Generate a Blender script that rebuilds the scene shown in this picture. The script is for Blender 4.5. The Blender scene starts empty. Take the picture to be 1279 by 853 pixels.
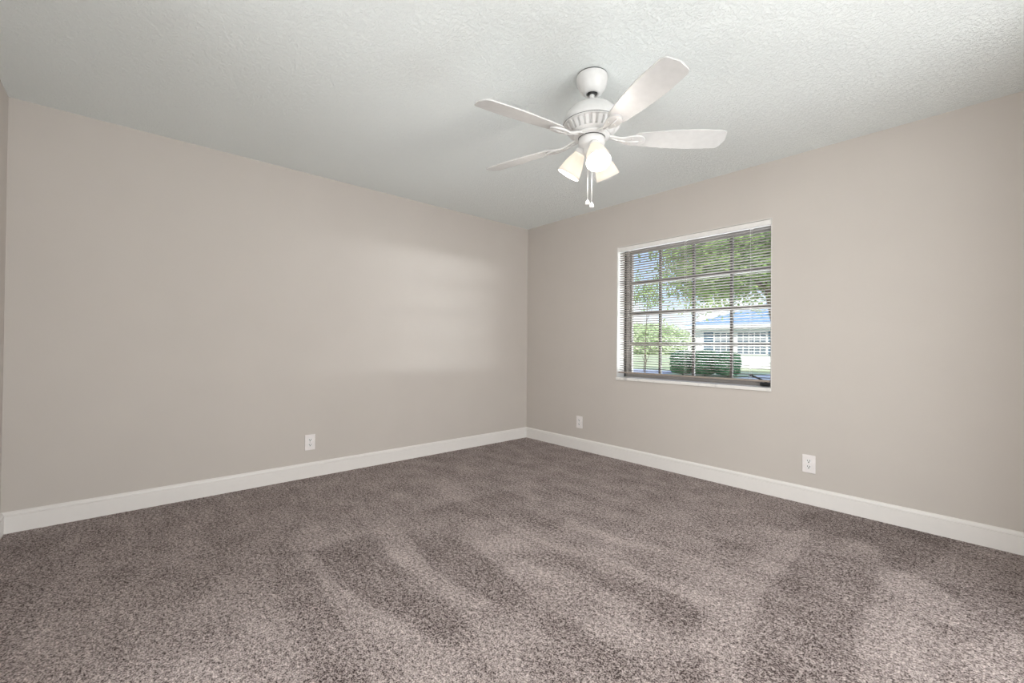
import bpy, bmesh, math, random
import numpy as np
from mathutils import Vector, Matrix, noise

S = bpy.context.scene
C = S.collection
PI = math.pi

# ---------------------------------------------------------------- camera
cam_data = bpy.data.cameras.new('camera')
cam = bpy.data.objects.new('camera', cam_data); C.objects.link(cam); S.camera = cam
YAW, PITCH, ROLL, FPX = -0.8430076, 0.0089642, 0.0087909, 541.11
f_ = Vector((math.cos(PITCH)*math.sin(YAW), math.cos(PITCH)*math.cos(YAW), math.sin(PITCH)))
r_ = Vector((math.cos(YAW), -math.sin(YAW), 0)); u_ = r_.cross(f_)
r2 = r_*math.cos(ROLL) + u_*math.sin(ROLL); u2 = -r_*math.sin(ROLL) + u_*math.cos(ROLL)
M_ = Matrix((r2, u2, -f_)).transposed().to_4x4(); M_.translation = Vector((3.68558, -3.52164, 1.07318))
cam.matrix_world = M_
cam_data.sensor_width = 36; cam_data.sensor_fit = 'HORIZONTAL'; cam_data.lens = FPX*36/1279
cam_data.clip_start = 0.02; cam_data.clip_end = 500

# ---------------------------------------------------------------- view, world, sun, large lights
vs = S.view_settings
vs.view_transform = 'Standard'; vs.look = 'None'; vs.gamma = 1; vs.use_curve_mapping = False
vs.exposure = 0.05
try:
    S.cycles.max_bounces = 10; S.cycles.diffuse_bounces = 6; S.cycles.transparent_max_bounces = 16
    S.cycles.sample_clamp_indirect = 6
except Exception: pass

SKY = 1.5          # brightness of the visible sky
GLOW = 150.0        # glow lobe added low in the unseen sky to brighten the left wall
SUN = 5.0
WINDOW_FILL = 100.0   # added area light below the sill, standing in for ground bounce
LAMP = 6.0         # watts in each fan lamp
HALL_FILL = 48.0  # these four drive the added fill lamps behind the camera
HALL_FLOOR_FILL = 16.0
SIDE_FLOOR_FILL = 26.0
SIDE_FILL = 84.0
DAY = 0.95
SHADE_E = 0.34      # glow of the lit frosted shades
NAPK = 0.08         # how strongly the vacuum strokes show
TILT = -.24        # tilt of the blind's slats

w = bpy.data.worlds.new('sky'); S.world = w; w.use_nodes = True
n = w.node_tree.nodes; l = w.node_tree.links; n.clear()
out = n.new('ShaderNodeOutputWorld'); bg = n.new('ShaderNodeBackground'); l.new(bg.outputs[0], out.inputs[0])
tc = n.new('ShaderNodeTexCoord'); nm = n.new('ShaderNodeVectorMath'); nm.operation = 'NORMALIZE'
l.new(tc.outputs['Generated'], nm.inputs[0])
sp = n.new('ShaderNodeSeparateXYZ'); l.new(nm.outputs[0], sp.inputs[0])
ramp = n.new('ShaderNodeValToRGB'); l.new(sp.outputs['Z'], ramp.inputs[0])
ramp.color_ramp.elements[0].position = 0.0; ramp.color_ramp.elements[0].color = (1.0, 1.0, 1.0, 1)
ramp.color_ramp.elements[1].position = 0.45; ramp.color_ramp.elements[1].color = (0.16, 0.34, 0.9, 1)
e = ramp.color_ramp.elements.new(0.10); e.color = (0.62, 0.78, 1.0, 1)
nz = n.new('ShaderNodeTexNoise'); nz.inputs['Scale'].default_value = 5; nz.inputs['Detail'].default_value = 5
l.new(nm.outputs[0], nz.inputs['Vector'])
cr = n.new('ShaderNodeValToRGB'); l.new(nz.outputs[0], cr.inputs[0])
cr.color_ramp.elements[0].position = 0.48; cr.color_ramp.elements[1].position = 0.62
mix = n.new('ShaderNodeMixRGB'); l.new(cr.outputs[0], mix.inputs[0]); l.new(ramp.outputs[0], mix.inputs[1]); mix.inputs[2].default_value = (1.15, 1.15, 1.15, 1)
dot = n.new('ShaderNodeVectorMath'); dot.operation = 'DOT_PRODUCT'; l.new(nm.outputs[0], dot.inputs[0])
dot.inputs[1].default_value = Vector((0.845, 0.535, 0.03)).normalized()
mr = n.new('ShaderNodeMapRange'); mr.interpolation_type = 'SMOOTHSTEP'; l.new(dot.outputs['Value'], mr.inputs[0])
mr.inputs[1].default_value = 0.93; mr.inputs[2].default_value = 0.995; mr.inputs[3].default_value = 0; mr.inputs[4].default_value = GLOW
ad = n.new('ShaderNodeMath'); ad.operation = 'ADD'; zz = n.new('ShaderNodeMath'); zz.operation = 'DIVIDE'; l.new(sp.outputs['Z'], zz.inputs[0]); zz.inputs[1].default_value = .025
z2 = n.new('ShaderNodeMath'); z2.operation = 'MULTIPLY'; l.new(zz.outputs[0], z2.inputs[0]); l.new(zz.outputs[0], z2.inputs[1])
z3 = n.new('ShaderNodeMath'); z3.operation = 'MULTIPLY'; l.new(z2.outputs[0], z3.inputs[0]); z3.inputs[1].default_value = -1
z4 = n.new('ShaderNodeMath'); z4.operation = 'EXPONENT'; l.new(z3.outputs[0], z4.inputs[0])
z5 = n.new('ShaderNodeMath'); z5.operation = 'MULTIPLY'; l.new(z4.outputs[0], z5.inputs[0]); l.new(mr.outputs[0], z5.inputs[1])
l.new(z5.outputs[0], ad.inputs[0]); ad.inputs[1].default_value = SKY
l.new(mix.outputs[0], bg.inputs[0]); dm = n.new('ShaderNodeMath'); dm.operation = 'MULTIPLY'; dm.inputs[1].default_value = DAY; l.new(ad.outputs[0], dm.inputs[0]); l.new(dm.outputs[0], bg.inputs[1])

def lamp(name, kind, loc, energy, color=(1, 1, 1), direction=None, **kw):
    d = bpy.data.lights.new(name, kind); d.energy = energy; d.color = color
    for k, v in kw.items(): setattr(d, k, v)
    o = bpy.data.objects.new(name, d); C.objects.link(o); o.location = loc
    if direction is not None: o.rotation_euler = Vector(direction).to_track_quat('-Z', 'Y').to_euler()
    return o
lamp('sun', 'SUN', (0, -5, 20), SUN*DAY, (1.0, 0.96, 0.9), (-0.35, 0.7, -0.75), angle=0.02)
COOL = (0.955, 0.985, 1.0)
lamp('hall_fill', 'AREA', (2.75, -5.5, 1.2), HALL_FILL, COOL, (0, 1, 0), shape='RECTANGLE', size=1.6, size_y=2.0)  # added fill panel behind the front opening
lamp('hall_floor_fill', 'AREA', (2.75, -4.9, .1), HALL_FLOOR_FILL, COOL, (0, 1, .9), shape='RECTANGLE', size=1.4, size_y=.8)  # added low fill panel, aimed up through the front opening
lamp('side_fill', 'AREA', (5.4, -2.25, 1.2), SIDE_FILL, COOL, (-1, 0, 0), shape='RECTANGLE', size=2.6, size_y=2.0)  # added fill panel behind the side opening
lamp('side_floor_fill', 'AREA', (4.95, -2.25, .1), SIDE_FLOOR_FILL, COOL, (-1, 0, .9), shape='RECTANGLE', size=2.6, size_y=.8)  # added low fill panel, aimed up through the side opening
lamp('sill_fill', 'AREA', (1.915, .95, .30), WINDOW_FILL, COOL, (0, -1, 1.0), shape='RECTANGLE', size=1.5, size_y=.9)  # added fill panel hidden below the sill, aimed up into the room

# ---------------------------------------------------------------- helpers
def obj(name, bm, m, parent=None, smooth=False, kind=None, loc=None):
    me = bpy.data.meshes.new(name); bm.to_mesh(me); bm.free()
    for f in me.polygons: f.use_smooth = smooth
    if m is not None:
        for mm in (m if isinstance(m, (list, tuple)) else [m]): me.materials.append(mm)
    o = bpy.data.objects.new(name, me); C.objects.link(o)
    if parent is not None: o.parent = parent
    if loc is not None: o.location = loc
    if kind: o['kind'] = kind
    return o
def struct(name, bm, m, parent=None, smooth=False):
    return obj(name, bm, m, parent, smooth, None if parent else 'structure')
def empty(name, loc, rz=0, label=None, cat=None, group=None, kind=None):
    o = bpy.data.objects.new(name, None); C.objects.link(o); o.location = loc; o.rotation_euler.z = rz
    o.empty_display_size = 0.1
    if label: o['label'] = label
    if cat: o['category'] = cat
    if group: o['group'] = group
    if kind: o['kind'] = kind
    return o
def box(bm, x0, x1, y0, y1, z0, z1, bevel=0, seg=2):
    r = bmesh.ops.create_cube(bm, size=1)['verts']
    for v in r: v.co = Vector(((x0+x1)/2 + v.co.x*(x1-x0), (y0+y1)/2 + v.co.y*(y1-y0), (z0+z1)/2 + v.co.z*(z1-z0)))
    if bevel:
        es = list({e for v in r for e in v.link_edges})
        bmesh.ops.bevel(bm, geom=es, offset=bevel, segments=seg, affect='EDGES', profile=.5)
    return bm
def B(*a, **k): return box(bmesh.new(), *a, **k)
def lathe(bm, prof, seg=48, mat=None, cap=False, rfun=None):
    rings = []
    for (r, z) in prof:
        ring = []
        for i in range(seg):
            a = 2*PI*i/seg; rr = rfun(r, z, i) if rfun else r
            v = Vector((rr*math.cos(a), rr*math.sin(a), z))
            if mat is not None: v = mat @ v
            ring.append(bm.verts.new(v))
        rings.append(ring)
    for a, b in zip(rings, rings[1:]):
        for i in range(seg):
            bm.faces.new((a[i], a[(i+1) % seg], b[(i+1) % seg], b[i]))
    if cap:
        bm.faces.new(list(reversed(rings[0]))); bm.faces.new(rings[-1])
    return bm
def frame_to(p0, p1):
    d = (Vector(p1)-Vector(p0)); q = d.to_track_quat('Z', 'Y'); m = q.to_matrix().to_4x4(); m.translation = Vector(p0)
    return m, d.length
def tube(bm, pts, r, seg=8):
    for a, b in zip(pts, pts[1:]):
        m, L = frame_to(a, b); lathe(bm, [(r, 0), (r, L)], seg, m, cap=True)
    return bm
def prism(bm, pts, z0, z1, mat=None):
    lo = [bm.verts.new((mat @ Vector((x, y, z0))) if mat else Vector((x, y, z0))) for x, y in pts]
    hi = [bm.verts.new((mat @ Vector((x, y, z1))) if mat else Vector((x, y, z1))) for x, y in pts]
    k = len(pts)
    for i in range(k): bm.faces.new((lo[i], lo[(i+1) % k], hi[(i+1) % k], hi[i]))
    bm.faces.new(list(reversed(lo))); bm.faces.new(hi)
    return bm
def fixn(bm):
    bmesh.ops.recalc_face_normals(bm, faces=bm.faces); return bm

def mat(name, col, rough=0.5, spec=0.5, metal=0, bump=None, noise_col=None, emit=None, trans=0):
    m = bpy.data.materials.new(name); m.use_nodes = True
    nt = m.node_tree; b = nt.nodes['Principled BSDF']
    b.inputs['Base Color'].default_value = (*col, 1); b.inputs['Roughness'].default_value = rough
    b.inputs['Specular IOR Level'].default_value = spec; b.inputs['Metallic'].default_value = metal
    tcn = None
    if noise_col or bump: tcn = nt.nodes.new('ShaderNodeTexCoord')
    if noise_col:
        sc, c2, lo, hi = noise_col
        t = nt.nodes.new('ShaderNodeTexNoise'); t.inputs['Scale'].default_value = sc; t.inputs['Detail'].default_value = 4
        nt.links.new(tcn.outputs['Object'], t.inputs['Vector'])
        mrr = nt.nodes.new('ShaderNodeMapRange'); mrr.inputs[1].default_value = lo; mrr.inputs[2].default_value = hi
        nt.links.new(t.outputs[0], mrr.inputs[0])
        mx = nt.nodes.new('ShaderNodeMixRGB'); mx.inputs[1].default_value = (*col, 1); mx.inputs[2].default_value = (*c2, 1)
        nt.links.new(mrr.outputs[0], mx.inputs[0]); nt.links.new(mx.outputs[0], b.inputs['Base Color'])
    if bump:
        prev = None
        for sc, strength, dist in bump:
            t = nt.nodes.new('ShaderNodeTexNoise'); t.inputs['Scale'].default_value = sc; t.inputs['Detail'].default_value = 3
            nt.links.new(tcn.outputs['Object'], t.inputs['Vector'])
            bp = nt.nodes.new('ShaderNodeBump'); bp.inputs['Strength'].default_value = strength; bp.inputs['Distance'].default_value = dist
            nt.links.new(t.outputs[0], bp.inputs['Height'])
            if prev: nt.links.new(prev.outputs[0], bp.inputs['Normal'])
            prev = bp
        nt.links.new(prev.outputs[0], b.inputs['Normal'])
    if emit:
        b.inputs['Emission Color'].default_value = (*emit[0], 1); b.inputs['Emission Strength'].default_value = emit[1]
    return m
def simple(name, col, nz=30, amt=.06, **k):     # plain paint with a trace of procedural variation
    return mat(name, col, noise_col=(nz, tuple(c*(1-amt) for c in col), .35, .65), **k)

M_WALL = mat('wall_paint', (0.565, 0.524, 0.485), .62, .35, bump=[(260, .12, .002), (90, .06, .003)], noise_col=(3, (0.55, 0.51, 0.472), .3, .7))
M_TRIM = simple('trim_white', (0.80, 0.775, 0.75), rough=.35, amt=.015)
M_WHITE = simple('gloss_white', (0.86, 0.85, 0.84), rough=.35)
M_REVEAL = simple('reveal_white', (0.66, 0.64, 0.61), rough=.5)
M_FAN = simple('fan_white', (0.70, 0.695, 0.685), rough=.38)
M_BLADE = simple('blade_white', (0.58, 0.575, 0.565), rough=.45)
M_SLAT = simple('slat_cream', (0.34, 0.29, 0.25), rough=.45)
M_RAIL = simple('headrail_white', (0.82, 0.80, 0.77), rough=.4)
M_ALU = simple('frame_grey', (0.31, 0.29, 0.27), rough=.45)
M_MUN = simple('muntin_backlit_dark', (0.13, 0.12, 0.11), rough=.5)  # frame grey darkened, the backlit shade put into its colour
M_DARK = simple('dark_gasket', (0.03, 0.03, 0.03), rough=.6)
M_MARBLE = mat('sill_marble', (0.80, 0.78, 0.75), .25, .5, noise_col=(14, (0.55, 0.54, 0.53), .55, .75))
M_SLOT = simple('slot_black', (0.015, 0.013, 0.012), rough=.6)
M_PLATE = simple('plate_white', (0.84, 0.80, 0.79), rough=.35)
M_CHROME = mat('screw_metal', (0.6, 0.58, 0.55), .3, .5, 1)

# ceiling: knockdown / orange peel texture
M_CEIL = mat('ceiling_texture', (0.845, 0.885, 0.875), .85, .2)
nt = M_CEIL.node_tree; b = nt.nodes['Principled BSDF']
t0 = nt.nodes.new('ShaderNodeTexCoord')
a = nt.nodes.new('ShaderNodeTexNoise'); a.inputs['Scale'].default_value = 74; a.inputs['Detail'].default_value = 5; a.inputs['Roughness'].default_value = .6; a.inputs['Distortion'].default_value = .6
nt.links.new(t0.outputs['Object'], a.inputs['Vector'])
rp = nt.nodes.new('ShaderNodeValToRGB'); rp.color_ramp.elements[0].position = .45; rp.color_ramp.elements[1].position = .60
nt.links.new(a.outputs[0], rp.inputs[0])
bp = nt.nodes.new('ShaderNodeBump'); bp.inputs['Strength'].default_value = .55; bp.inputs['Distance'].default_value = .006
nt.links.new(rp.outputs[0], bp.inputs['Height']); nt.links.new(bp.outputs[0], b.inputs['Normal'])

# ---------------------------------------------------------------- carpet
M_CARPET = bpy.data.materials.new('carpet'); M_CARPET.use_nodes = True
nt = M_CARPET.node_tree; N = nt.nodes; K = nt.links; b = N['Principled BSDF']
b.inputs['Roughness'].default_value = 1; b.inputs['Specular IOR Level'].default_value = .05
tcn = N.new('ShaderNodeTexCoord')
def tex(scale, detail=2, rough=.5, stretch=None):
    t = N.new('ShaderNodeTexNoise'); t.inputs['Scale'].default_value = scale; t.inputs['Detail'].default_value = detail; t.inputs['Roughness'].default_value = rough
    if stretch:
        mp = N.new('ShaderNodeMapping'); mp.inputs['Scale'].default_value = stretch; K.new(tcn.outputs['Object'], mp.inputs[0]); K.new(mp.outputs[0], t.inputs['Vector'])
    else: K.new(tcn.outputs['Object'], t.inputs['Vector'])
    return t
def rng(src, lo, hi, a, b_):
    m = N.new('ShaderNodeMapRange'); K.new(src, m.inputs[0])
    for i, v in enumerate((lo, hi, a, b_)): m.inputs[i+1].default_value = v
    return m.outputs[0]
def math_(op, x, y):
    m = N.new('ShaderNodeMath'); m.operation = op
    for i, v in enumerate((x, y)):
        if isinstance(v, (int, float)): m.inputs[i].default_value = v
        else: K.new(v, m.inputs[i])
    return m.outputs[0]
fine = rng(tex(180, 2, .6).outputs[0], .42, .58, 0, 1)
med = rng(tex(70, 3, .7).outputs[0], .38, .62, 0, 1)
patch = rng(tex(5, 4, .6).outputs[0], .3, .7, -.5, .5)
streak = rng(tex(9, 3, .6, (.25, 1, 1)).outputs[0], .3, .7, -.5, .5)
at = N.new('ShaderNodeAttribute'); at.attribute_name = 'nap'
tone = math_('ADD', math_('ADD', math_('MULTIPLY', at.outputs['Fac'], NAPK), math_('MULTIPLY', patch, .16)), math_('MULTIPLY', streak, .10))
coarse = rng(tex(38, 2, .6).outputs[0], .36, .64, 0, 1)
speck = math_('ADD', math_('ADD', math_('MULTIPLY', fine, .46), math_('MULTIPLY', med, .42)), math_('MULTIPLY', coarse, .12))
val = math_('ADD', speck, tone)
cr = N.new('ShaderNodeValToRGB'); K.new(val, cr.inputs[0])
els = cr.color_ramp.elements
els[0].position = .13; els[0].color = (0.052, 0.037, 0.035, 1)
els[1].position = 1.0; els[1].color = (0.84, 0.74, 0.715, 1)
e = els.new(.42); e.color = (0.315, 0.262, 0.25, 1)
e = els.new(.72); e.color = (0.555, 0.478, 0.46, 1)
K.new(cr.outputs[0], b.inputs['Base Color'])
bp = N.new('ShaderNodeBump'); bp.inputs['Strength'].default_value = .9; bp.inputs['Distance'].default_value = .007
K.new(speck, bp.inputs['Height']); K.new(bp.outputs[0], b.inputs['Normal'])

XR, YF, H = 4.15, -4.03, 2.44
nx, ny = 277, 271
me = bpy.data.meshes.new('floor')
xs = np.linspace(0, XR, nx); ys = np.linspace(YF, 0, ny)
X, Y = np.meshgrid(xs, ys)
def poly_sd(px, py, q):
    d = np.full(px.shape, 1e9); ins = np.zeros(px.shape, bool); k = len(q)
    for i in range(k):
        ax, ay = q[i]; bx_, by_ = q[(i+1) % k]
        ex, ey = bx_-ax, by_-ay
        t = np.clip(((px-ax)*ex+(py-ay)*ey)/(ex*ex+ey*ey+1e-9), 0, 1)
        d = np.minimum(d, np.hypot(px-ax-t*ex, py-ay-t*ey))
        c = ((ay > py) != (by_ > py)) & (px < ex*(py-ay)/(ey if abs(ey) > 1e-9 else 1e-9)+ax)
        ins ^= c
    return np.where(ins, d, -d)
# strokes the vacuum cleaner left in the pile: laid towards (+) or away (-)
NAP = [
   (-1,[(1.31,-2.79),(1.32,-2.46),(1.7,-2.52),(2.01,-2.49),(2.34,-2.53),(2.31,-2.67),(2.07,-2.73),(1.69,-2.8)]),
   (-1,[(1.44,-2.32),(1.45,-2.19),(1.85,-2.12),(2.31,-2.2),(2.36,-2.31),(2.2,-2.4),(1.82,-2.41)]),
   (-0.7,[(1.23,-2.08),(1.21,-1.78),(1.47,-1.79),(1.79,-1.82),(1.79,-1.94),(1.53,-2.03)]),
   (-0.9,[(1.24,-1.69),(1.22,-1.42),(1.63,-1.39),(1.93,-1.48),(1.96,-1.65),(1.7,-1.72)]),
   (-0.9,[(1.19,-2.97),(1.3,-2.84),(1.84,-2.87),(2.29,-2.9),(2.41,-2.96),(2.31,-3.07),(2.03,-3.01),(1.62,-3.01)]),
   (-0.8,[(2.21,-2.19),(2.46,-2.22),(2.73,-2.21),(2.86,-2.18),(2.93,-2.36),(2.75,-2.56),(2.48,-2.43),(2.3,-2.45)]),
   (-1,[(2.47,-1.82),(2.7,-1.72),(2.89,-1.75),(2.92,-1.84),(2.9,-2.0),(2.78,-1.95)]),
   (-0.7,[(2.01,-2.01),(2.17,-1.82),(2.47,-1.82),(2.71,-1.93),(2.55,-1.94),(2.28,-2.0)]),
   (-0.9,[(2.94,-2.07),(3.01,-2.03),(3.08,-2.18),(3.03,-2.24)]),
   (-1,[(2.63,-1.04),(2.82,-0.93),(2.83,-1.04),(2.69,-1.18)]),
   (-0.8,[(2.74,-1.26),(2.86,-1.24),(2.8,-1.32)]),
   (-1,[(2.99,-0.82),(3.1,-0.77),(3.3,-0.72),(3.32,-1.07),(3.33,-1.45),(3.4,-1.82),(3.17,-2.09),(3.05,-1.77),(3.0,-1.42)]),
   (-1,[(2.9,-0.5),(3.05,-0.47),(3.25,-0.46),(3.33,-0.76),(3.43,-0.65),(3.49,-0.36),(3.54,0.23),(3.12,0.23),(2.83,-0.22)]),
   (-0.9,[(3.49,-0.73),(3.81,-0.5),(3.79,-0.98),(3.64,-1.09),(3.58,-0.87)]),
   (0.9,[(1.34,-2.8),(1.69,-2.8),(2.07,-2.73),(2.31,-2.67),(2.7,-2.63),(2.42,-2.94),(2.02,-2.88),(1.44,-2.86)]),
   (0.9,[(1.17,-2.37),(1.46,-2.33),(1.82,-2.41),(2.2,-2.4),(2.36,-2.31),(2.65,-2.36),(2.89,-2.4),(2.7,-2.63),(2.34,-2.53),(2.01,-2.49),(1.7,-2.52)]),
   (0.8,[(1.34,-1.97),(1.53,-1.85),(2.23,-1.89),(2.55,-1.94),(2.97,-2.16),(2.86,-2.18),(2.73,-2.21),(2.31,-2.2),(1.85,-2.12)]),
   (1,[(1.5,-1.38),(2.0,-1.45),(2.27,-1.42),(2.61,-1.31),(2.77,-1.32),(2.33,-1.5),(2.06,-1.56),(1.6,-1.54)]),
   (0.8,[(1.75,-1.78),(2.21,-1.7),(2.45,-1.66),(2.68,-1.69),(2.53,-1.71),(2.25,-1.79),(1.85,-1.87)]),
   (0.8,[(2.92,-0.41),(3.0,-0.86),(3.0,-1.42),(3.05,-1.77),(3.17,-2.09),(3.08,-2.18),(2.89,-1.75),(2.7,-1.72),(2.8,-1.39),(2.88,-0.99),(2.89,-0.61)]),
   (1,[(3.33,-0.79),(3.41,-0.7),(3.59,-0.87),(3.58,-1.12),(3.48,-1.13),(3.49,-1.34),(3.57,-1.62),(3.4,-1.82),(3.33,-1.45),(3.32,-1.07)]),
   (0.8,[(3.11,-0.74),(3.14,-0.53),(3.23,-0.48),(3.31,-0.69)]),
   (0.7,[(0.98,-2.7),(1.28,-2.58),(1.34,-2.63),(1.32,-2.78),(1.24,-2.91),(1.01,-2.78)]),
   (0.6,[(0.89,-2.33),(1.41,-2.31),(1.32,-2.46),(0.92,-2.44)]),
   (0.7,[(0.73,-1.61),(1.18,-1.57),(1.26,-1.73),(1.18,-1.99),(0.98,-1.99)]),
   (0.5,[(1.1,-3.87),(1.62,-3.07),(2.31,-3.07),(1.68,-3.79)]),
   (0.6,[(3.61,-1.19),(3.79,-1.05),(3.77,-1.39),(3.61,-1.58)]),
]

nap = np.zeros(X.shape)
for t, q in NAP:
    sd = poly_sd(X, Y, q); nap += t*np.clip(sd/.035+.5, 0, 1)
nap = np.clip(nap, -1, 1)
verts = np.stack([X.ravel(), Y.ravel(), np.zeros(X.size)], 1)
faces = [(j*nx+i, j*nx+i+1, (j+1)*nx+i+1, (j+1)*nx+i) for j in range(ny-1) for i in range(nx-1)]
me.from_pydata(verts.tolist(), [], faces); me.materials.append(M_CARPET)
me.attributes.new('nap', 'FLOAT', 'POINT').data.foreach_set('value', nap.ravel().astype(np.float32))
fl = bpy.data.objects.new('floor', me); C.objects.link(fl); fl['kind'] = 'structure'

# ---------------------------------------------------------------- room shell
WX0, WX1, WZ0, WZ1 = 1.245, 2.585, 0.757, 2.026     # window opening
T = .20
bm = bmesh.new(); box(bm, -T, WX0, 0, T, -.15, H); box(bm, WX1, XR+T, 0, T, -.15, H)
box(bm, WX0, WX1, 0, T, -.15, WZ0); box(bm, WX0, WX1, 0, T, WZ1, H); struct('wall_back', bm, M_WALL)
struct('wall_left', B(-T, 0, YF-T, 0, -.15, H), M_WALL)
bm = bmesh.new(); box(bm, 0, 2.0, YF-T, YF, -.15, H); box(bm, 3.5, XR, YF-T, YF, -.15, H); box(bm, 2.0, 3.5, YF-T, YF, 2.05, H); struct('wall_front', bm, M_WALL)  # doorway gap added to let the hall fill lamps in
bm = bmesh.new(); box(bm, XR, XR+T, YF-T, -3.6, -.15, H); box(bm, XR, XR+T, -.9, 0, -.15, H)
box(bm, XR, XR+T, -3.6, -.9, 2.2, H); struct('wall_right', bm, M_WALL)  # gap under this header added to let the side fill lamps in
struct('ceiling', B(-T, XR+T, YF-T, T, H, H+.2), M_CEIL)

bm = bmesh.new(); box(bm, 1.8, 3.7, -5.8, -5.6, -.15, H); box(bm, 1.6, 1.8, -5.8, YF-T, -.15, H); box(bm, 3.7, 3.9, -5.8, YF-T, -.15, H); struct('wall_hall_blocker', bm, M_WALL)  # added unseen shell behind the front opening, keeps sun and glow out
bm = bmesh.new(); box(bm, 5.5, 5.7, -3.7, -.9, -.15, H); box(bm, XR+T, 5.7, -3.9, -3.7, -.15, H); box(bm, XR+T, 5.7, -.9, -.7, -.15, H); struct('wall_side_blocker', bm, M_WALL)  # added unseen shell behind the side opening, blocks the sky glow
struct('floor_hall_blocker', B(1.6, 5.7, -5.8, YF-T, -.15, -.02), M_WALL); struct('floor_side_blocker', B(XR+T, 5.7, -3.9, -.7, -.15, -.02), M_WALL)  # floors of the added light-blocking shells
struct('ceiling_hall_blocker', B(1.6, 3.9, -5.8, YF-T, H, H+.2), M_CEIL); struct('ceiling_side_blocker', B(XR+T, 5.7, -3.9, -.7, H, H+.2), M_CEIL)  # lids of the added light-blocking shells
BP = [(0, 0), (.015, 0), (.015, .0945), (.0085, .0950), (.0085, .0985), (.0142, .0995), (.013, .107), (.008, .114), (.003, .1182), (0, .1182)]
def baseboard(name, a, b_, nrm, ma, mb):
    # profile swept from a to b along a wall, mitred by ma/mb
    a = Vector(a); b_ = Vector(b_); d = (b_-a).normalized(); nrm = Vector(nrm); bm = bmesh.new()
    A = [bm.verts.new(a + nrm*u + d*u*ma + Vector((0, 0, v))) for u, v in BP]
    Bv = [bm.verts.new(b_ + nrm*u - d*u*mb + Vector((0, 0, v))) for u, v in BP]
    k = len(BP)
    for i in range(k): bm.faces.new((A[i], A[(i+1) % k], Bv[(i+1) % k], Bv[i]))
    bm.faces.new(A); bm.faces.new(list(reversed(Bv)))
    return struct(name, fixn(bm), M_TRIM)
baseboard('baseboard_left', (0, YF, 0), (0, 0, 0), (1, 0, 0), 1, 1)
baseboard('baseboard_back', (0, 0, 0), (XR, 0, 0), (0, -1, 0), 1, 1)
baseboard('baseboard_front', (0, YF, 0), (2.0, YF, 0), (0, 1, 0), 1, 0)
baseboard('baseboard_right', (XR, -.9, 0), (XR, 0, 0), (-1, 0, 0), 0, 1)

# ---------------------------------------------------------------- window: four awning sashes in a grey frame
win = empty('window_1', (WX0, 0, WZ0), kind='structure')
def wpart(name, bm, m, parent=win, smooth=False):
    bmesh.ops.translate(bm, verts=bm.verts, vec=Vector((-WX0, 0, -WZ0)) if parent is win else Vector((0, 0, 0)))
    return obj(name, bm, m, parent, smooth)
rv = .006
bm = bmesh.new()
box(bm, WX0, WX0+rv, -.001, .135, WZ0, WZ1); box(bm, WX1-rv, WX1, -.001, .135, WZ0, WZ1); box(bm, WX0+rv, WX1-rv, -.001, .135, WZ1-rv, WZ1)
wpart('reveal_lining', bm, M_REVEAL)
wpart('window_sill', B(WX0+.001, WX1-.001, -.014, .14, WZ0-.004, WZ0+.022, bevel=.003), M_MARBLE)
FY0, FY1 = .137, .195
fx0, fx1, fz0, fz1 = 1.290, 2.553, .803, 1.990
bm = bmesh.new()
box(bm, WX0, fx0, FY0, FY1, WZ0, WZ1, .003); box(bm, fx1, WX1, FY0, FY1, WZ0, WZ1, .003)
box(bm, fx0, fx1, FY0, FY1, fz1, WZ1, .003); box(bm, fx0, fx1, FY0, FY1, WZ0, fz0, .003)
wpart('window_frame', bm, M_ALU)
bm = bmesh.new(); box(bm, WX0+.001, WX0+.012, FY0-.018, FY0-.0005, WZ0+.023, WZ1-.01); box(bm, WX1-.012, WX1-.001, FY0-.018, FY0-.0005, WZ0+.023, WZ1-.01)
wpart('jamb_channel', bm, M_DARK)
M_GLASS = bpy.data.materials.new('window_glass'); M_GLASS.use_nodes = True
nt = M_GLASS.node_tree; nt.nodes.clear(); o_ = nt.nodes.new('ShaderNodeOutputMaterial'); tr = nt.nodes.new('ShaderNodeBsdfTransparent'); gl = nt.nodes.new('ShaderNodeBsdfGlossy')
gl.inputs['Roughness'].default_value = .02; tr.inputs[0].default_value = (.97, .985, .98, 1); mx = nt.nodes.new('ShaderNodeMixShader'); mx.inputs[0].default_value = .05
nt.links.new(tr.outputs[0], mx.inputs[1]); nt.links.new(gl.outputs[0], mx.inputs[2]); nt.links.new(mx.outputs[0], o_.inputs[0])
levels = [fz0, 1.098, 1.390, 1.686, fz1]
mun = [1.608, 1.923, 2.240]
for k in range(4):
    z0, z1 = levels[k], levels[k+1]
    a0 = z0+(.0 if k == 0 else .001); a1 = z1-.001
    s = .017
    bm = bmesh.new()
    box(bm, fx0+.002, fx0+.024, .150, .182, a0, a1, .002); box(bm, fx1-.024, fx1-.002, .150, .182, a0, a1, .002)
    box(bm, fx0+.024, fx1-.024, .150, .182, a0, a0+s, .002); box(bm, fx0+.024, fx1-.024, .150, .182, a1-s, a1, .002)
    sash = wpart('sash', bm, M_ALU)
    for m_ in mun:
        mb_ = box(bmesh.new(), m_-.010, m_+.010, .153, .178, a0+s, a1-s, .001); bmesh.ops.translate(mb_, verts=mb_.verts, vec=(-WX0, 0, -WZ0)); obj('muntin', mb_, M_MUN, sash)
    gb = box(bmesh.new(), fx0+.022, fx1-.022, .1655, .1662, a0+s-.002, a1-s+.002); bmesh.ops.translate(gb, verts=gb.verts, vec=(-WX0, 0, -WZ0)); obj('pane', gb, M_GLASS, sash)
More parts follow.
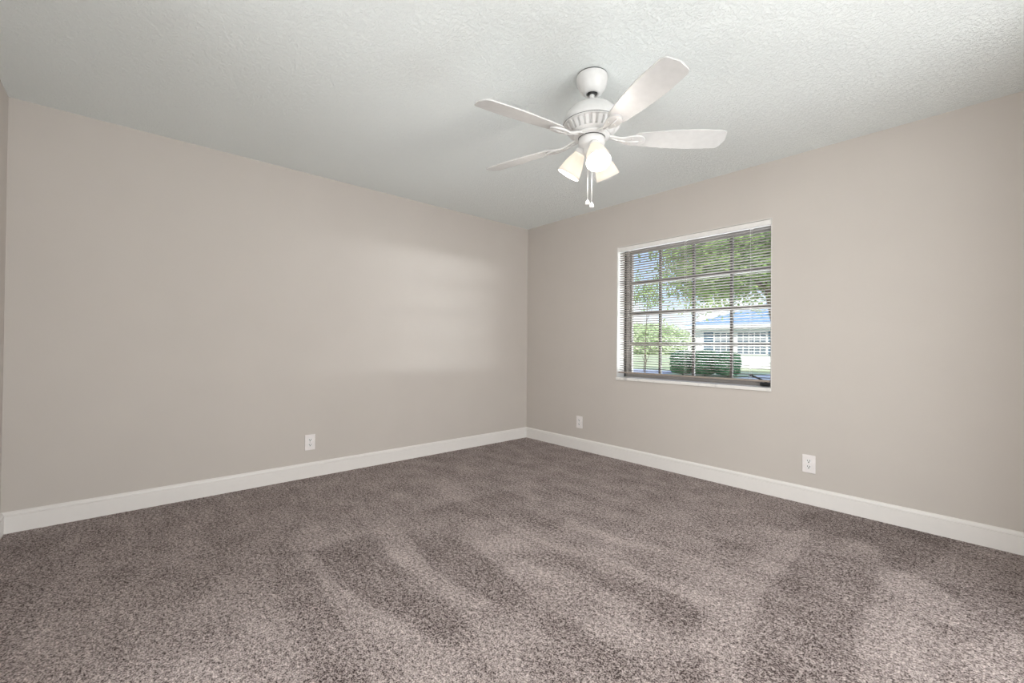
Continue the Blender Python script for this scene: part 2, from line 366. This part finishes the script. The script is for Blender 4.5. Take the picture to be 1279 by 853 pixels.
# operator crank in the lower right corner
bm = bmesh.new(); box(bm, 2.47, 2.56, .105, .1365, .782, .806, .004); tube(bm, [(2.51, .12, .806), (2.50, .10, .822)], .007)
cr_ = wpart('crank_operator', bm, M_DARK)
bm = bmesh.new(); tube(bm, [(2.50, .10, .822), (2.462, .08, .842), (2.425, .07, .858)], .006, 10); tube(bm, [(2.425, .07, .858), (2.42, .05, .862)], .008, 10)
bmesh.ops.translate(bm, verts=bm.verts, vec=(-WX0, 0, -WZ0)); obj('crank_handle', fixn(bm), M_DARK, cr_, True)

# ---------------------------------------------------------------- horizontal mini blind hanging in the opening
BX0, BX1 = WX0+.012, WX1-.012
bl = empty('window_blind', ((BX0+BX1)/2, .03, WZ1-.006), label='cream horizontal mini blind with open slats hanging in the window recess', cat='blind')
BC = Vector(bl.location)
def bpart(name, bm, m, smooth=False, parent=bl):
    bmesh.ops.translate(bm, verts=bm.verts, vec=-BC); return obj(name, bm, m, parent, smooth)
bm = bmesh.new(); hz1 = WZ1-.008; hz0 = hz1-.038
box(bm, BX0, BX1, .004, .006, hz0, hz1, .0008); box(bm, BX0, BX1, .040, .042, hz0, hz1); box(bm, BX0, BX1, .006, .040, hz0, hz0+.002)
box(bm, BX0, BX1, .0025, .0045, hz0, hz0+.003)
bpart('headrail', bm, M_RAIL)
for xx in (BX0-.004, BX1-.004):
    bpart('end_bracket', B(xx, xx+.008, .002, .044, hz0-.002, hz1+.001, .001), M_RAIL)
cords = [1.36, 1.918, 2.435]
SW, PITCHZ = .0265, .0218
ztop, zbot = hz0-.018, .832
ns = int((ztop-zbot)/PITCHZ)+1
bm = bmesh.new()
K_ = 7; rows = [[], []]
for si, xx in enumerate((BX0+.004, BX1-.004)):
    for i in range(K_):
        u = i/(K_-1)-.5; rows[si].append(bm.verts.new((xx, .023+u*SW, -u*u*4*.0024 + u*SW*TILT)))
for i in range(K_-1): bm.faces.new((rows[0][i], rows[0][i+1], rows[1][i+1], rows[1][i]))
bmesh.ops.solidify(bm, geom=bm.faces[:], thickness=.0005)
bmesh.ops.translate(bm, verts=bm.verts, vec=-Vector((BC.x, BC.y, 0)))
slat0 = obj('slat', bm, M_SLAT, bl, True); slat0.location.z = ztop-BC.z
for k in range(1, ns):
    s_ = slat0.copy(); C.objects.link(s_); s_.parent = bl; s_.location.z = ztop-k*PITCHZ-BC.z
zlast = ztop-(ns-1)*PITCHZ
bpart('bottom_rail', B(BX0+.002, BX1-.002, .009, .037, zlast-.032, zlast-.017, .003), M_SLAT)
for cx in cords:
    bm = bmesh.new()
    tube(bm, [(cx, .0085, hz0), (cx, .0085, zlast-.02)], .0008, 6); tube(bm, [(cx, .0375, hz0), (cx, .0375, zlast-.02)], .0008, 6)
    for k in range(ns): tube(bm, [(cx, .0085, ztop-k*PITCHZ-.003), (cx, .0375, ztop-k*PITCHZ-.003)], .0005, 4)
    bpart('ladder_cord', bm, M_RAIL)
    bm = bmesh.new(); box(bm, cx-.012, cx+.012, .006, .04, hz0-.004, hz0+.001, .001); bpart('cord_guide', bm, M_RAIL)

# ---------------------------------------------------------------- wall outlets
def outlet(loc, rz, label, group='white electrical outlets', style='duplex'):
    o = empty('wall_outlet', loc, rz, label, 'outlet')      # local: +Y out of the wall, X along it
    o['group'] = group
    w2, h2 = .039, .062
    obj('cover_plate', B(-w2, w2, -.0003, .0065, -h2, h2, .003, seg=3), M_PLATE, o)
    for s in (1, -1):
        bm = bmesh.new(); pts = []
        for i in range(28):
            a = 2*PI*i/28; x = .0168*math.cos(a); z = max(-.0135, min(.0135, .0168*math.sin(a))); pts.append((x, z))
        rot = Matrix(((1, 0, 0, 0), (0, 0, 1, 0), (0, 1, 0, s*.0195), (0, 0, 0, 1)))
        prism(bm, pts, .0066, .0086, rot); rec = obj('receptacle', fixn(bm), M_WHITE, o)
        bm = bmesh.new(); z0 = s*.0195
        box(bm, -.0086, -.0050, .0086, .0090, z0-.0010, z0+.0085); box(bm, .0050, .0086, .0086, .0090, z0-.0005, z0+.0080)
        box(bm, -.0036, .0036, .0086, .0090, z0-.0105, z0-.0040, .0002)
        obj('socket_slot', bm, M_SLOT, rec)
    bm = bmesh.new(); lathe(bm, [(.0032, 0), (.0032, .0012), (.002, .0018)], 14, Matrix.Translation((0, .0064, 0)) @ Matrix.Rotation(-PI/2, 4, 'X'), cap=True)
    obj('cover_screw', fixn(bm), M_CHROME, o)
    return o
outlet((0, -2.407, .280), -PI/2, 'white duplex outlet on the long left wall above the baseboard')
outlet((.798, 0, .284), PI, 'white duplex outlet on the window wall nearest the room corner')
outlet((2.818, 0, .276), PI, 'white duplex outlet on the window wall below and right of the window')

# ---------------------------------------------------------------- ceiling fan
FX, FY = 2.319, -1.777
fan = empty('ceiling_fan', (FX, FY, H), label='white five-blade ceiling fan with three lit glass lamp shades and two pull chains', cat='ceiling fan')
def F(name, bm, m, smooth=True, parent=fan, fix=True):     # meshes are given with z absolute and x,y about the axis
    if fix: fixn(bm)
    bmesh.ops.translate(bm, verts=bm.verts, vec=(0, 0, -H)); return obj(name, bm, m, parent, smooth)
def autosmooth(o, ang=35):
    me_ = o.data; bmx = bmesh.new(); bmx.from_mesh(me_)
    for e_ in bmx.edges:
        if len(e_.link_faces) == 2 and e_.calc_face_angle(0) > math.radians(ang): e_.smooth = False
    bmx.to_mesh(me_); bmx.free(); return o
can = F('canopy', lathe(bmesh.new(), [(.0765, H-.0055), (.0780, H-.010), (.0775, H-.022), (.0745, H-.042), (.068, H-.062), (.056, H-.080), (.041, H-.0915), (.030, H-.095), (.0285, H-.090), (.0285, H-.070)], 56), M_FAN)
F('canopy_gap', lathe(bmesh.new(), [(.0745, H-.0003), (.0745, H-.007)], 48, cap=True), M_DARK, parent=can)
bm = bmesh.new(); bmesh.ops.create_uvsphere(bm, u_segments=20, v_segments=12, radius=.024); bmesh.ops.translate(bm, verts=bm.verts, vec=(0, 0, H-.078)); F('hanger_ball', bm, M_DARK, parent=can)
rod = F('downrod', lathe(bmesh.new(), [(.0125, H-.075), (.0125, 2.292)], 20, cap=True), M_FAN); autosmooth(rod)
F('rod_collar', lathe(bmesh.new(), [(.0125, 2.312), (.020, 2.310), (.022, 2.305), (.023, 2.294)], 24), M_FAN, parent=rod)
mh = F('motor_housing', lathe(bmesh.new(), [(.012, 2.296), (.045, 2.293), (.075, 2.285), (.103, 2.270), (.124, 2.249), (.138, 2.224), (.144, 2.204), (.1455, 2.193), (.143, 2.1885), (.135, 2.188)], 72), M_FAN)
F('housing_seam', lathe(bmesh.new(), [(.1425, 2.1895), (.1447, 2.1885), (.1425, 2.1875)], 72), M_DARK, parent=mh)
SG = 26*6
def ribs(r, z, i):
    if 2.146 < z < 2.179 and (i % 6) in (0, 1): return r-.016
    return r
vr = F('vent_ring', lathe(bmesh.new(), [(.136, 2.189), (.143, 2.187), (.1435, 2.182), (.138, 2.1785), (.1365, 2.178), (.121, 2.156), (.114, 2.1475), (.112, 2.1455), (.104, 2.140), (.095, 2.137), (.03, 2.136)], SG, rfun=ribs), M_FAN)
autosmooth(vr, 30)
hub = F('blade_hub', lathe(bmesh.new(), [(.05, 2.138), (.086, 2.137), (.090, 2.133), (.090, 2.127), (.084, 2.123), (.05, 2.1225)], 48), M_FAN); autosmooth(hub)
sh = F('switch_housing', lathe(bmesh.new(), [(.040, 2.1225), (.062, 2.1205), (.066, 2.117), (.066, 2.095), (.063, 2.085), (.055, 2.076), (.045, 2.070), (.042, 2.052), (.036, 2.040), (.022, 2.034), (.001, 2.033)], 48), M_FAN)
F('housing_gap', lathe(bmesh.new(), [(.0655, 2.1228), (.0675, 2.1222), (.0675, 2.1205), (.0655, 2.1200)], 48), M_DARK, parent=sh)

def blade_outline():
    pts = []
    L0, L1 = .205, .662
    def hw(t): return .046+.022*math.sin(min(1, t*1.25)*PI/2) - .006*max(0, t-.7)/.3
    n_ = 18; rc = .030; rr = .042
    top = []
    for i in range(8):      # rounded root
        a = PI/2*i/7; top.append((L0+rr-rr*math.cos(a), (hw(0)-rr)+rr*math.sin(a)))
    for i in range(1, n_): 
        t = i/n_; x = L0+rr+(L1-rc-L0-rr)*t; top.append((x, hw(t)))
    for i in range(8):      # rounded tip corners
        a = PI/2*i/7; top.append((L1-rc+rc*math.sin(a), hw(1)-rc+rc*math.cos(a)))
    top.append((L1+.008, 0))
    bot = [(x, -y) for x, y in reversed(top[:-1])]
    return top+bot
def iron_outline():
    top = [(.060, .020), (.085, .017), (.115, .014), (.140, .0145), (.165, .021), (.190, .030), (.215, .034), (.240, .031), (.258, .022), (.268, .008)]
    return top + [(x, -y) for x, y in reversed(top)]
azs = [335.67, 47.67, 119.67, 191.67, 263.67]
flap = [-.020, .003, .038, .001, -.028]
ALPHA = math.radians(-14)
proto_b = proto_i = proto_s = None
for az, fp in zip(azs, flap):
    R_ = Matrix.Translation((0, 0, 2.118-H)) @ Matrix.Rotation(math.radians(az), 4, 'Z') @ Matrix.Rotation(-math.atan2(fp, .64), 4, 'Y')
    if proto_b is None:
        bm = prism(bmesh.new(), blade_outline(), -.003, .003)
        es = [e_ for e_ in bm.edges if len(e_.link_faces) == 2 and e_.calc_face_angle(0) > 1.2]
        bmesh.ops.bevel(bm, geom=es, offset=.0018, segments=2, affect='EDGES')
        bmesh.ops.rotate(bm, verts=bm.verts, cent=(0, 0, 0), matrix=Matrix.Rotation(ALPHA, 3, 'X'))
        proto_b = obj('fan_blade', fixn(bm), M_BLADE, fan)
        bm = bmesh.new(); out_ = iron_outline()
        bm = prism(bm, out_, -.012, -.0032)
        es = [e_ for e_ in bm.edges if len(e_.link_faces) == 2 and e_.calc_face_angle(0) > 1.0]
        bmesh.ops.bevel(bm, geom=es, offset=.003, segments=3, affect='EDGES')
        for v in bm.verts:                # twist from level at the hub to the blade's pitch
            t = max(0, min(1, (v.co.x-.085)/.09)); t = t*t*(3-2*t)
            z_up = (1-t)*.018
            v.co = Matrix.Rotation(ALPHA*t, 3, 'X') @ v.co + Vector((0, 0, z_up))
        proto_i = autosmooth(obj('blade_iron', fixn(bm), M_FAN, proto_b, True), 50)
        bm = bmesh.new()
        for (sx, sy) in ((.200, .018), (.200, -.018), (.245, 0)):
            lathe(bm, [(.0005, -.0150), (.004, -.0146), (.0055, -.0118)], 12, Matrix.Rotation(ALPHA, 4, 'X') @ Matrix.Translation((sx, sy, 0)))
        # raised rib running down the arm
        prev = None
        tube(bm, [(.095, 0, .004), (.13, 0, -.004), (.17, 0, -.0125), (.235, 0, -.0125)], .0045, 10)
        proto_s = obj('iron_rib', fixn(bm), M_FAN, proto_b, True)
        bb, ii, ss = proto_b, proto_i, proto_s
    else:
        bb = proto_b.copy(); C.objects.link(bb); bb.parent = fan
        ii = proto_i.copy(); C.objects.link(ii); ii.parent = bb
        ss = proto_s.copy(); C.objects.link(ss); ss.parent = bb
    bb.matrix_local = R_

# light kit: three splayed frosted glass shades
M_SHADE = bpy.data.materials.new('frosted_shade'); M_SHADE.use_nodes = True
nt = M_SHADE.node_tree; nt.nodes.clear(); o_ = nt.nodes.new('ShaderNodeOutputMaterial')
df = nt.nodes.new('ShaderNodeBsdfDiffuse'); tl = nt.nodes.new('ShaderNodeBsdfTranslucent'); em = nt.nodes.new('ShaderNodeEmission'); nzs = nt.nodes.new('ShaderNodeTexNoise'); nzs.inputs['Scale'].default_value = 20
mx = nt.nodes.new('ShaderNodeMixShader'); ads = nt.nodes.new('ShaderNodeAddShader'); mx.inputs[0].default_value = .5
df.inputs[0].default_value = (.55, .52, .48, 1); tl.inputs[0].default_value = (.34, .315, .28, 1); em.inputs[0].default_value = (1, .94, .86, 1); em.inputs[1].default_value = SHADE_E
nt.links.new(df.outputs[0], mx.inputs[1]); nt.links.new(tl.outputs[0], mx.inputs[2]); nt.links.new(mx.outputs[0], ads.inputs[0]); nt.links.new(em.outputs[0], ads.inputs[1]); nt.links.new(ads.outputs[0], o_.inputs[0])
M_BULB = mat('lit_bulb', (1, .97, .9), .4, emit=((1, .93, .82), 14))
SH_P = [(.0265, 0), (.028, .006), (.032, .018), (.0385, .035), (.046, .056), (.052, .078), (.0565, .100), (.0605, .122), (.0575, .1215), (.054, .100), (.0495, .078), (.0435, .056), (.036, .035), (.030, .020), (.026, .012)]
for k, az in enumerate((323.75, 83.75, 203.75)):
    a = math.radians(az); d = Vector((math.cos(a), math.sin(a), 0))
    p0 = d*.058 + Vector((0, 0, 2.058)); p1 = d*.132 + Vector((0, 0, 1.938))
    m_, L = frame_to(p0, p1)
    arm = F('lamp_arm', tube(bmesh.new(), [Vector((0, 0, 2.062))+d*.025, Vector((0, 0, 2.075))+d*.045, p0], .013, 12), M_FAN)
    F('socket_cup', lathe(bmesh.new(), [(.012, -.022), (.024, -.018), (.0285, -.008), (.0295, .008), (.027, .009)], 28, m_), M_FAN, parent=arm)
    F('lamp_shade', lathe(bmesh.new(), SH_P, 40, m_), M_SHADE)
    bm = lathe(bmesh.new(), [(.010, .0), (.013, .02), (.019, .038), (.0235, .055), (.024, .066), (.020, .078), (.011, .086), (.001, .088)], 20, m_)
    F('light_bulb', bm, M_BULB)
    pl = (p0 + (p1-p0).normalized()*.128)
    lamp('fan_lamp', 'POINT', Vector((FX, FY, 0))+pl, LAMP, (1, .94, .87), shadow_soft_size=.03)
rv_ = Vector((.665, .747, 0)); fv_ = Vector((-.747, .665, 0))
for off, fo, zb in ((-.022, -.02, 1.803), (-.004, -.035, 1.785)):
    px_ = rv_*off + fv_*fo
    ch = F('pull_chain', tube(bmesh.new(), [px_+Vector((0, 0, 2.045)), px_+Vector((0, 0, zb))], .0014, 8), M_WHITE)
    F('chain_fob', lathe(bmesh.new(), [(.0015, zb+.004), (.004, zb), (.0085, zb-.008), (.0115, zb-.018), (.0105, zb-.023), (.005, zb-.025), (.0005, zb-.025)], 20, Matrix.Translation((px_.x, px_.y, 0))), M_WHITE, parent=ch)
    F('chain_connector', lathe(bmesh.new(), [(.003, 2.05), (.003, 2.03)], 10, Matrix.Translation((px_.x, px_.y, 0)), cap=True), M_FAN, parent=ch)

# ---------------------------------------------------------------- outside
GZ = -.15
M_LAWN = mat('lawn', (0.40, 0.50, 0.26), .9, .1, noise_col=(.8, (0.62, 0.62, 0.42), .35, .65), bump=[(40, .6, .05)])
M_STREET = mat('asphalt', (0.42, 0.44, 0.50), .9, .2, noise_col=(60, (0.36, 0.38, 0.44), .4, .6))
M_CONC = mat('concrete', (0.78, 0.76, 0.74), .8, .2, noise_col=(6, (0.7, 0.68, 0.66), .4, .6))
struct('ground', B(-70, 50, .21, 110, GZ-.2, GZ), M_LAWN)
struct('bounce_slab', B(-6, 12, .21, 9, GZ-.1, GZ+.02), M_CONC)  # unseen pale slab added to bounce sunlight in at the window
struct('street', B(-70, -6.3, 12.0, 17.0, GZ-.1, GZ+.01), M_STREET)
struct('driveway', B(-3.2, -.4, 13.2, 23.4, GZ-.1, GZ+.025), M_CONC)
M_HW = mat('house_wall', (0.80, 0.79, 0.76), .8, .2, noise_col=(8, (0.74, 0.73, 0.7), .4, .6))
M_ROOF = mat('roof_shingle', (0.18, 0.30, 0.46), .8, .2, noise_col=(12, (0.24, 0.36, 0.50), .4, .6))
M_SHUT = simple('shutter_blue', (0.07, 0.15, 0.22), rough=.6)
M_HGL = simple('house_pane', (0.16, 0.20, 0.23), rough=.15)
HX0, HX1, HY0, HY1 = -9.6, 5.0, 24.0, 33.0
hs = empty('neighbour_house', ((HX0+HX1)/2, HY0, GZ), label='single-storey white house with blue-grey hip roof seen across the street through the window', cat='house')
HO = Vector(hs.location)
def hp(name, bm, m, parent=hs):
    bmesh.ops.translate(bm, verts=bm.verts, vec=-HO); return obj(name, bm, m, parent)
hp('house_wall', B(HX0, HX1, HY0, HY1, GZ-.05, 2.45), M_HW)
bm = bmesh.new(); e_ = .45; ez = 2.42; rz_ = 4.4
vs_ = [bm.verts.new(v) for v in ((HX0-e_, HY0-e_, ez), (HX1+e_, HY0-e_, ez), (HX1+e_, HY1+e_, ez), (HX0-e_, HY1+e_, ez), (HX0+4.5, (HY0+HY1)/2, rz_), (HX1-4.5, (HY0+HY1)/2, rz_))]
lo_ = [bm.verts.new(v.co-Vector((0, 0, .16))) for v in vs_[:4]]
for f in ((0, 1, 5, 4), (1, 2, 5), (2, 3, 4, 5), (3, 0, 4)): bm.faces.new([vs_[i] for i in f])
for i in range(4): bm.faces.new((vs_[i], lo_[i], lo_[(i+1) % 4], vs_[(i+1) % 4]))
bm.faces.new(lo_); hp('roof', fixn(bm), M_ROOF)
hp('fascia', B(HX0-e_-.02, HX1+e_+.02, HY0-e_-.04, HY0-e_-.003, 2.24, 2.44), M_HW)
def hwin(x0, x1, z0, z1, nx_, nz_):
    bm = bmesh.new(); y = HY0-.002
    box(bm, x0-.06, x0, y-.06, y, z0-.06, z1+.06); box(bm, x1, x1+.06, y-.06, y, z0-.06, z1+.06); box(bm, x0, x1, y-.06, y, z1, z1+.06); box(bm, x0, x1, y-.06, y, z0-.06, z0)
    for i in range(1, nx_): xx = x0+(x1-x0)*i/nx_; box(bm, xx-.02, xx+.02, y-.045, y-.02, z0, z1)
    for i in range(1, nz_): zz = z0+(z1-z0)*i/nz_; box(bm, x0, x1, y-.046, y-.021, zz-.02, zz+.02)
    wf = hp('house_window', bm, M_HW); hp('window_pane', B(x0, x1, y-.018, y, z0, z1), M_HGL, wf)
def shutter(x0, x1, z0, z1):
    bm = bmesh.new(); y = HY0-.002; box(bm, x0, x0+.05, y-.05, y, z0, z1); box(bm, x1-.05, x1, y-.05, y, z0, z1)
    box(bm, x0+.05, x1-.05, y-.05, y, z0, z0+.06); box(bm, x0+.05, x1-.05, y-.05, y, z1-.06, z1)
    k = int((z1-z0)/.09)
    for i in range(k): zz = z0+.06+i*(z1-z0-.12)/k; box(bm, x0+.05, x1-.05, y-.03, y-.005, zz, zz+.06)
    hp('shutter', bm, M_SHUT)
shutter(-8.78, -8.22, .62, 2.0); hwin(-8.1, -7.05, .7, 1.95, 3, 4)
hwin(-6.75, -5.2, .7, 1.95, 5, 4); shutter(-5.08, -4.6, .62, 2.0)
hwin(-2.5, -.9, .7, 1.95, 4, 4); shutter(-.78, -.3, .62, 2.0)
bm = B(1.0, 2.0, HY0-.06, HY0-.002, GZ+.06, 2.05, .01); dr = hp('house_door', bm, M_SHUT); hp('door_knob', B(1.08, 1.14, HY0-.12, HY0-.06, .85, .92, .01), M_CHROME, dr)

M_LEAF = mat('leaves', (0.16, 0.30, 0.07), .6, .3, noise_col=(1.5, (0.36, 0.48, 0.14), .35, .65))
M_LEAF2 = mat('leaves_hedge', (0.10, 0.26, 0.12), .6, .3, noise_col=(3, (0.20, 0.38, 0.20), .35, .65))
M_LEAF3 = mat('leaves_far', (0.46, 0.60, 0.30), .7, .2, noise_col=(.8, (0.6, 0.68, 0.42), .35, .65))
M_BARK = mat('bark', (0.12, 0.08, 0.06), .9, .1, noise_col=(20, (0.2, 0.15, 0.11), .4, .6))
def leaves(c, rad, n_, size, rnd, shell=.55, clumps=0, boxy=False):
    verts_, faces_ = [], []
    cl = [Vector((rnd.uniform(-1, 1), rnd.uniform(-1, 1), rnd.uniform(-1, 1))).normalized()*rnd.uniform(.3, .85) for _ in range(clumps)]
    for _ in range(n_):
        if clumps:
            p = rnd.choice(cl) + Vector((rnd.gauss(0, .15), rnd.gauss(0, .15), rnd.gauss(0, .15)))
        else:
            p = Vector((rnd.gauss(0, 1), rnd.gauss(0, 1), rnd.gauss(0, 1))).normalized()*(shell+(1-shell)*rnd.random())
        if boxy: p = p*(.75/max(abs(p.x), abs(p.z), .5))**.7
        p = Vector((c[0]+p.x*rad[0], c[1]+p.y*rad[1], c[2]+p.z*rad[2]))
        if p.z < GZ+.02: p.z = GZ+.02+rnd.random()*.1
        u = Vector((rnd.gauss(0, 1), rnd.gauss(0, 1), rnd.gauss(0, 1))).normalized(); v = u.orthogonal().normalized()
        s = size*rnd.uniform(.6, 1.3); i0 = len(verts_)
        verts_ += [p-u*s, p+v*s*.42-u*s*.1, p+u*s, p-v*s*.42+u*s*.1]; faces_.append((i0, i0+1, i0+2, i0+3))
    return verts_, faces_
def plant(name, label, cat, base, crown_c, rad, n_, size, m, seed, trunk=None, group=None, clumps=0, shell=.55, boxy=False):
    rnd = random.Random(seed); root = empty(name, base, 0, label, cat, group); b0 = Vector(base)
    v_, f_2 = leaves(crown_c, rad, n_, size, rnd, shell, clumps, boxy)
    me_ = bpy.data.meshes.new('foliage'); me_.from_pydata([tuple(q-b0) for q in v_], [], f_2); me_.materials.append(m)
    fo = bpy.data.objects.new('foliage', me_); C.objects.link(fo); fo.parent = root
    bm = bmesh.new(); r0 = trunk or .03
    top = Vector(crown_c)-b0
    m1, L1 = frame_to((0, 0, 0), top); lathe(bm, [(r0, -.02), (r0*.8, L1*.5), (r0*.4, L1)], 12, m1, cap=True)
    for _ in range(6):
        t = Vector((rnd.uniform(-.6, .6)*rad[0], rnd.uniform(-.6, .6)*rad[1], rnd.uniform(-.2, .6)*rad[2]))
        st = top*rnd.uniform(.55, .9); m2, L2 = frame_to(st, top+t); lathe(bm, [(r0*.4, 0), (r0*.15, L2)], 8, m2, cap=True)
    obj('trunk', fixn(bm), M_BARK, root, True)
    return root
plant('shade_tree', 'large leafy green tree whose crown fills the upper right of the window', 'tree', (-.6, 12, GZ), (-1.6, 12, 4.65), (3.9, 2.6, 2.35), 50000, .085, M_LEAF, 1, .2, clumps=230)
plant('young_tree', 'small sparse tree showing against the sky in the upper left panes', 'tree', (-7.6, 15, GZ), (-7.4, 15, 3.6), (1.1, .9, 1.0), 900, .07, M_LEAF, 5, .02, clumps=14)
for k, (x, y, r, h) in enumerate(((-5.45, 14.6, .40, .95), (-4.58, 14.8, .40, 1.0), (-3.72, 15.0, .40, .93))):
    plant('shrub', ('round green shrub at the left end of the hedge before the white house', 'green shrub in the middle of the hedge before the white house', 'green shrub at the right end of the hedge before the white house')[k], 'shrub', (x, y, GZ), (x, y, h*.42), (r*1.08, .55, h*.6), 4200, .07, M_LEAF2, 10+k, .03, 'hedge shrubs in front of the house', shell=.75, boxy=True)
for k, (x, y, rx, rz2) in enumerate(((-31, 56, 6, 2.6), (-22, 60, 5.5, 2.2), (-13.5, 52, 4.5, 2.0), (-40, 62, 6, 3.0))):
    plant('distant_tree', ('pale green distant tree second from the left behind the lawn', 'pale green distant tree third from the left behind the lawn', 'pale green distant tree beside the left end of the house', 'pale green distant tree furthest left behind the lawn')[k], 'tree', (x, y, GZ), (x, y, rz2*.8), (rx, 2.5, rz2), 2600, .35, M_LEAF3, 20+k, .15, 'distant trees across the lawn')
# thin bare sapling by the street
sx, sy = -7.05, 14.2
bm = bmesh.new()
tube(bm, [(0, 0, -.02), (.05, 0, .6), (-.03, .02, 1.15)], .02, 8); tube(bm, [(.05, 0, .5), (.22, .02, .9), (.28, 0, 1.3)], .012, 8); tube(bm, [(.04, 0, .4), (-.16, 0, .8)], .010, 8); tube(bm, [(-.03, .02, 1.15), (-.12, 0, 1.45)], .009, 8)
o = obj('bare_sapling', fixn(bm), M_BARK, None, True, loc=(sx, sy, GZ)); o['label'] = 'thin bare forked sapling in the lower left pane'; o['category'] = 'sapling'
